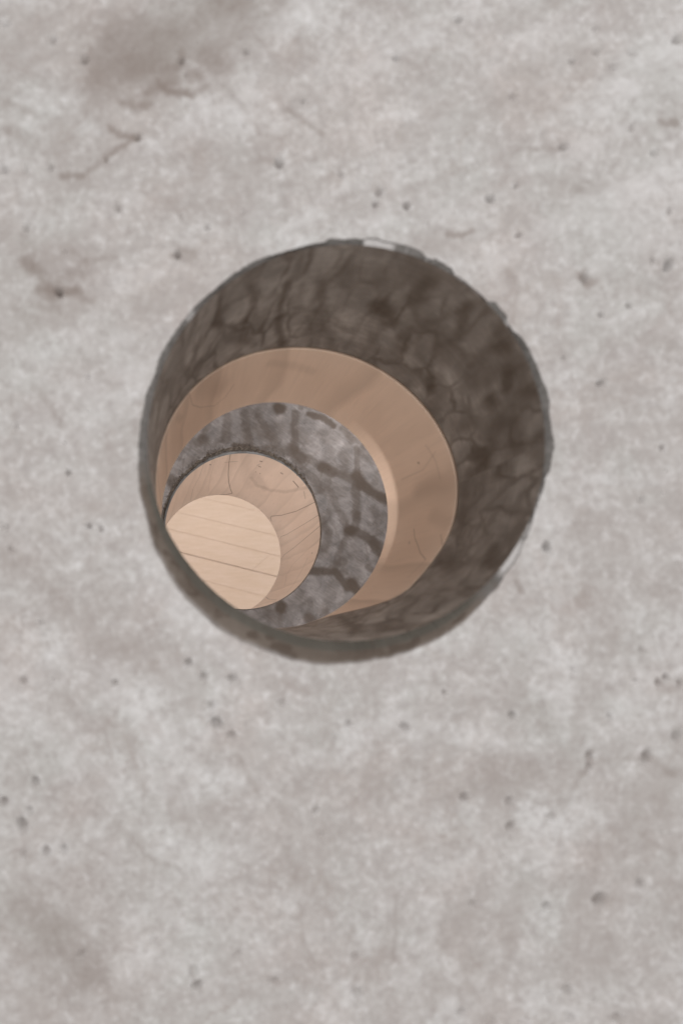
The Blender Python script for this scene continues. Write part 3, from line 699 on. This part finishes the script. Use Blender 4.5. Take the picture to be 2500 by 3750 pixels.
# ground face
NR2 = 190
r_in = np.hypot(lipx, lipz-HZ); tha = np.arctan2(lipz-HZ, lipx)
rv = np.full(NT, 0.36); rs = rect_dist(tha, 0, HZ, -WALL_X, WALL_X, WALL_Z0, WALL_Z1)
k = np.linspace(0, 1, NR2)[:, None]
rr = np.concatenate([r_in+(rv-r_in)*k, rv+(rs-rv)*np.linspace(0, 1, 8)[1:, None]], 0)
fx = rr*np.cos(tha); fz = HZ+rr*np.sin(tha)
mmx, mmz = fx*1000, (fz-HZ)*1000
near = np.exp(-((rr-r_in)/0.010)**2)*crumb
fy = Y4 + (0.5*(fbm(mmx/60+4, mmz/60+2, 131, 4)-0.5))/1000 + near*0.006*(fbm(mmx/4.0, mmz/4.0, 137, 4)-0.45)
for x, z, r in FACE_PITS:
    m = (np.abs(mmx-x) < 6*r) & (np.abs(mmz-z) < 6*r)
    fy[m] += 0.0016*np.exp(-(np.hypot(mmx[m]-x, mmz[m]-z)/(1.2*r))**2)
fy[0] = Y4
rnd = random.Random(21)
extra = []
for _ in range(240):                      # faint bands over the rest of the face
    x, z = rnd.uniform(-330, 330), rnd.uniform(-330, 330); a = rnd.uniform(0, 3.14); l = rnd.uniform(15, 70)
    extra.append(([(x, z), (x+l*math.cos(a), z+l*math.sin(a))], rnd.uniform(4, 13), rnd.uniform(.06, .24)))
stn = stain_field(mmx, mmz, [(p, hw*1.28, min(1, s*1.05)) for p, hw, s in FACE_STAINS], soft=0.5, wob=0.4, seed=15)*0.93
fw = web(mmx/42+0.8*(fbm(mmx/30, mmz/30, 141, 3)-0.5)+9, mmz/42+0.8*(fbm(mmx/30+5, mmz/30, 143, 3)-0.5)+4, 147, 0.24)
stn = 1-(1-stn)*(1-0.30*fw*smooth01((fbm(mmx/60+2, mmz/60, 149, 3)-0.3)/0.4))
stn = 1-(1-stn)*(1-stain_field(mmx, mmz, extra, soft=0.5, wob=0.4, seed=19))
V = np.concatenate([np.stack([fx, fy, fz], -1), np.stack([fx[-1:], np.full((1, NT), Y4+0.0075), fz[-1:]], -1), np.stack([tx, np.full(NT, YW-0.001), tz], -1)[None]], 0)
uvf = np.stack([V[..., 0], V[..., 2]], -1).reshape(-1, 2)
rot = R(35); uvf = np.stack([uvf[:, 0]*math.cos(rot)-uvf[:, 1]*math.sin(rot), uvf[:, 0]*math.sin(rot)+uvf[:, 1]*math.cos(rot)], -1)
make_mesh('ground_face', V.reshape(-1, 3), grid_faces(V.shape[0], NT, True), M_FACE, wall2, {'stain': np.concatenate([stn, np.zeros((2, NT))], 0)}, uvf)

# ------------------------------------------------------------------ rear timber panel
t2 = thing('timber_panel', (0, YW, 0), 'pale beige timber block with thin dark grain cracks, ring round the planks', 'panel', 'bored timber panels')
NT4 = 1500
th4 = np.linspace(0, 2*np.pi, NT4, endpoint=False); deg4 = np.degrees(th4)
NW2 = 130
k = np.linspace(0, 1, NW2)[:, None]
t0 = (YW-RING4[3])/(RING5[3]-RING4[3])
s = (YW+D1)/(D1+Y4)
A4 = (cam.location.x+(RING4[0]-cam.location.x)*s, cam.location.z+(RING4[1]-cam.location.z)*s, RING4[2]*s, YW)
wx, wy, wz = loft(A4, RING5, np.tile(th4, (NW2, 1)), k)
wy = np.broadcast_to(wy, wx.shape)
L2 = (RING5[3]-RING4[3])*1000*0.17/Q
arcw = np.tile(deg4*math.pi/180*150, (NW2, 1))
tt = t0+(1-t0)*k+0*arcw
wst = stain_field(arcw, tt*L2, bore_marks([(p, w, k*0.85) for p, w, k in BORE2_MARKS], RING4, RING5, 0.17/Q), soft=0.6, wob=0.25, seed=25)
make_mesh('bored_hole', np.stack([wx, wy, wz], -1).reshape(-1, 3), grid_faces(NW2, NT4), M_WOOD2, t2, {'stain': wst})
slab('block', (wx[0], wy[0], wz[0]), (wx[-1], wy[-1], wz[-1]), YW, RING5[3], t2, M_WOOD2, NT4)

# ------------------------------------------------------------------ plank wall at the far end
YP = 2.0 - D1
pw = thing('plank_wall', (0, YP, 0), 'bright pale wooden planks sloping down to the right, farthest inside the hole', 'wall')
k_p = (YP + D1)/(3.0*Q)                  # the edge lines were measured for a plane 3*Q metres off
def edge_line(z0, s):
    ax, az = cam.location.x, cam.location.z
    return (az + k_p*(z0 + s*ax - az) - s*ax, s)
edges = [edge_line(*e) for e in ((1.4329, -0.262), (1.5004, -0.2512), (1.5624, -0.2456), (1.6206, -0.238), (1.6813, -0.232))]
joint_edge = edges[1][0]
joint = [cam.location.x + k_p*(x - cam.location.x) for x in (0.1142, 0.1710)]
rnd = random.Random(4)
lo, hi = edges[0], edges[-1]
while hi[0] < 2.25:
    hi = (hi[0]+rnd.uniform(.058, .066)*k_p, hi[1]+0.003); edges.append(hi)
while lo[0] > 0.65:
    lo = (lo[0]-rnd.uniform(.060, .068)*k_p, lo[1]-0.004); edges.insert(0, lo)
gaps = {e: rnd.choice((0.0003, 0.0005, 0.0007)) for e in edges}
gaps[edges[[e[0] for e in edges].index(joint_edge)]] = 0.0016
def plank(e0, e1, xa, xb, cut_a=None, cut_b=None):
    """one board between two edge lines; the ends may be cut at an angle"""
    g0, g1 = gaps[e0], gaps[e1]; b = 0.0011
    rnd_y = rnd.uniform(-0.0006, 0.0006)
    def P(e, x, off): return (x, e[0]+e[1]*x+off)
    xa0, xa1 = cut_a or (xa, xa); xb0, xb1 = cut_b or (xb, xb)
    base = [P(e0, xa0, g0), P(e0, xb0, g0), P(e1, xb1, -g1), P(e1, xa1, -g1)]
    c = (sum(q[0] for q in base)/4, sum(q[1] for q in base)/4)
    ins = []
    for (x, z) in base:
        ins.append((x + (b if x < c[0] else -b), z))
    ins = [(ins[0][0], base[0][1]+b), (ins[1][0], base[1][1]+b), (ins[2][0], base[2][1]-b), (ins[3][0], base[3][1]-b)]
    V = [(x, YP+rnd_y, z) for x, z in ins] + [(x, YP+rnd_y+b, z) for x, z in base] + [(x, YP+0.022, z) for x, z in base]
    F = [(0, 1, 2, 3), (8, 11, 10, 9)]
    for r in (0, 4):
        for i in range(4):
            j = (i+1) % 4
            F.append((r+i, r+4+i, r+4+j, r+j))
    return make_mesh('plank', V, F, M_PLANK, pw, smooth=False)
for e0, e1 in zip(edges[:-1], edges[1:]):
    if abs(e0[0]-joint_edge) < 1e-6:         # the board with the slanted butt joint
        plank(e0, e1, -0.95, 0.95, None, (joint[0]-0.0004, joint[1]-0.0004))
        plank(e0, e1, -0.95, 0.95, (joint[0]+0.0004, joint[1]+0.0004), None)
    else:
        plank(e0, e1, -0.95, 0.95)
bm = [(-0.78, YP+0.0225, 0.85), (0.78, YP+0.0225, 0.85), (0.78, YP+0.0225, 2.05), (-0.78, YP+0.0225, 2.05), (-0.78, YP+0.035, 0.85), (0.78, YP+0.035, 0.85), (0.78, YP+0.035, 2.05), (-0.78, YP+0.035, 2.05)]
make_mesh('backing_sheet', bm, [(0, 1, 2, 3), (7, 6, 5, 4), (0, 4, 5, 1), (1, 5, 6, 2), (2, 6, 7, 3), (3, 7, 4, 0)], M_WOOD2, pw, {'stain': np.zeros(8)}, smooth=False)
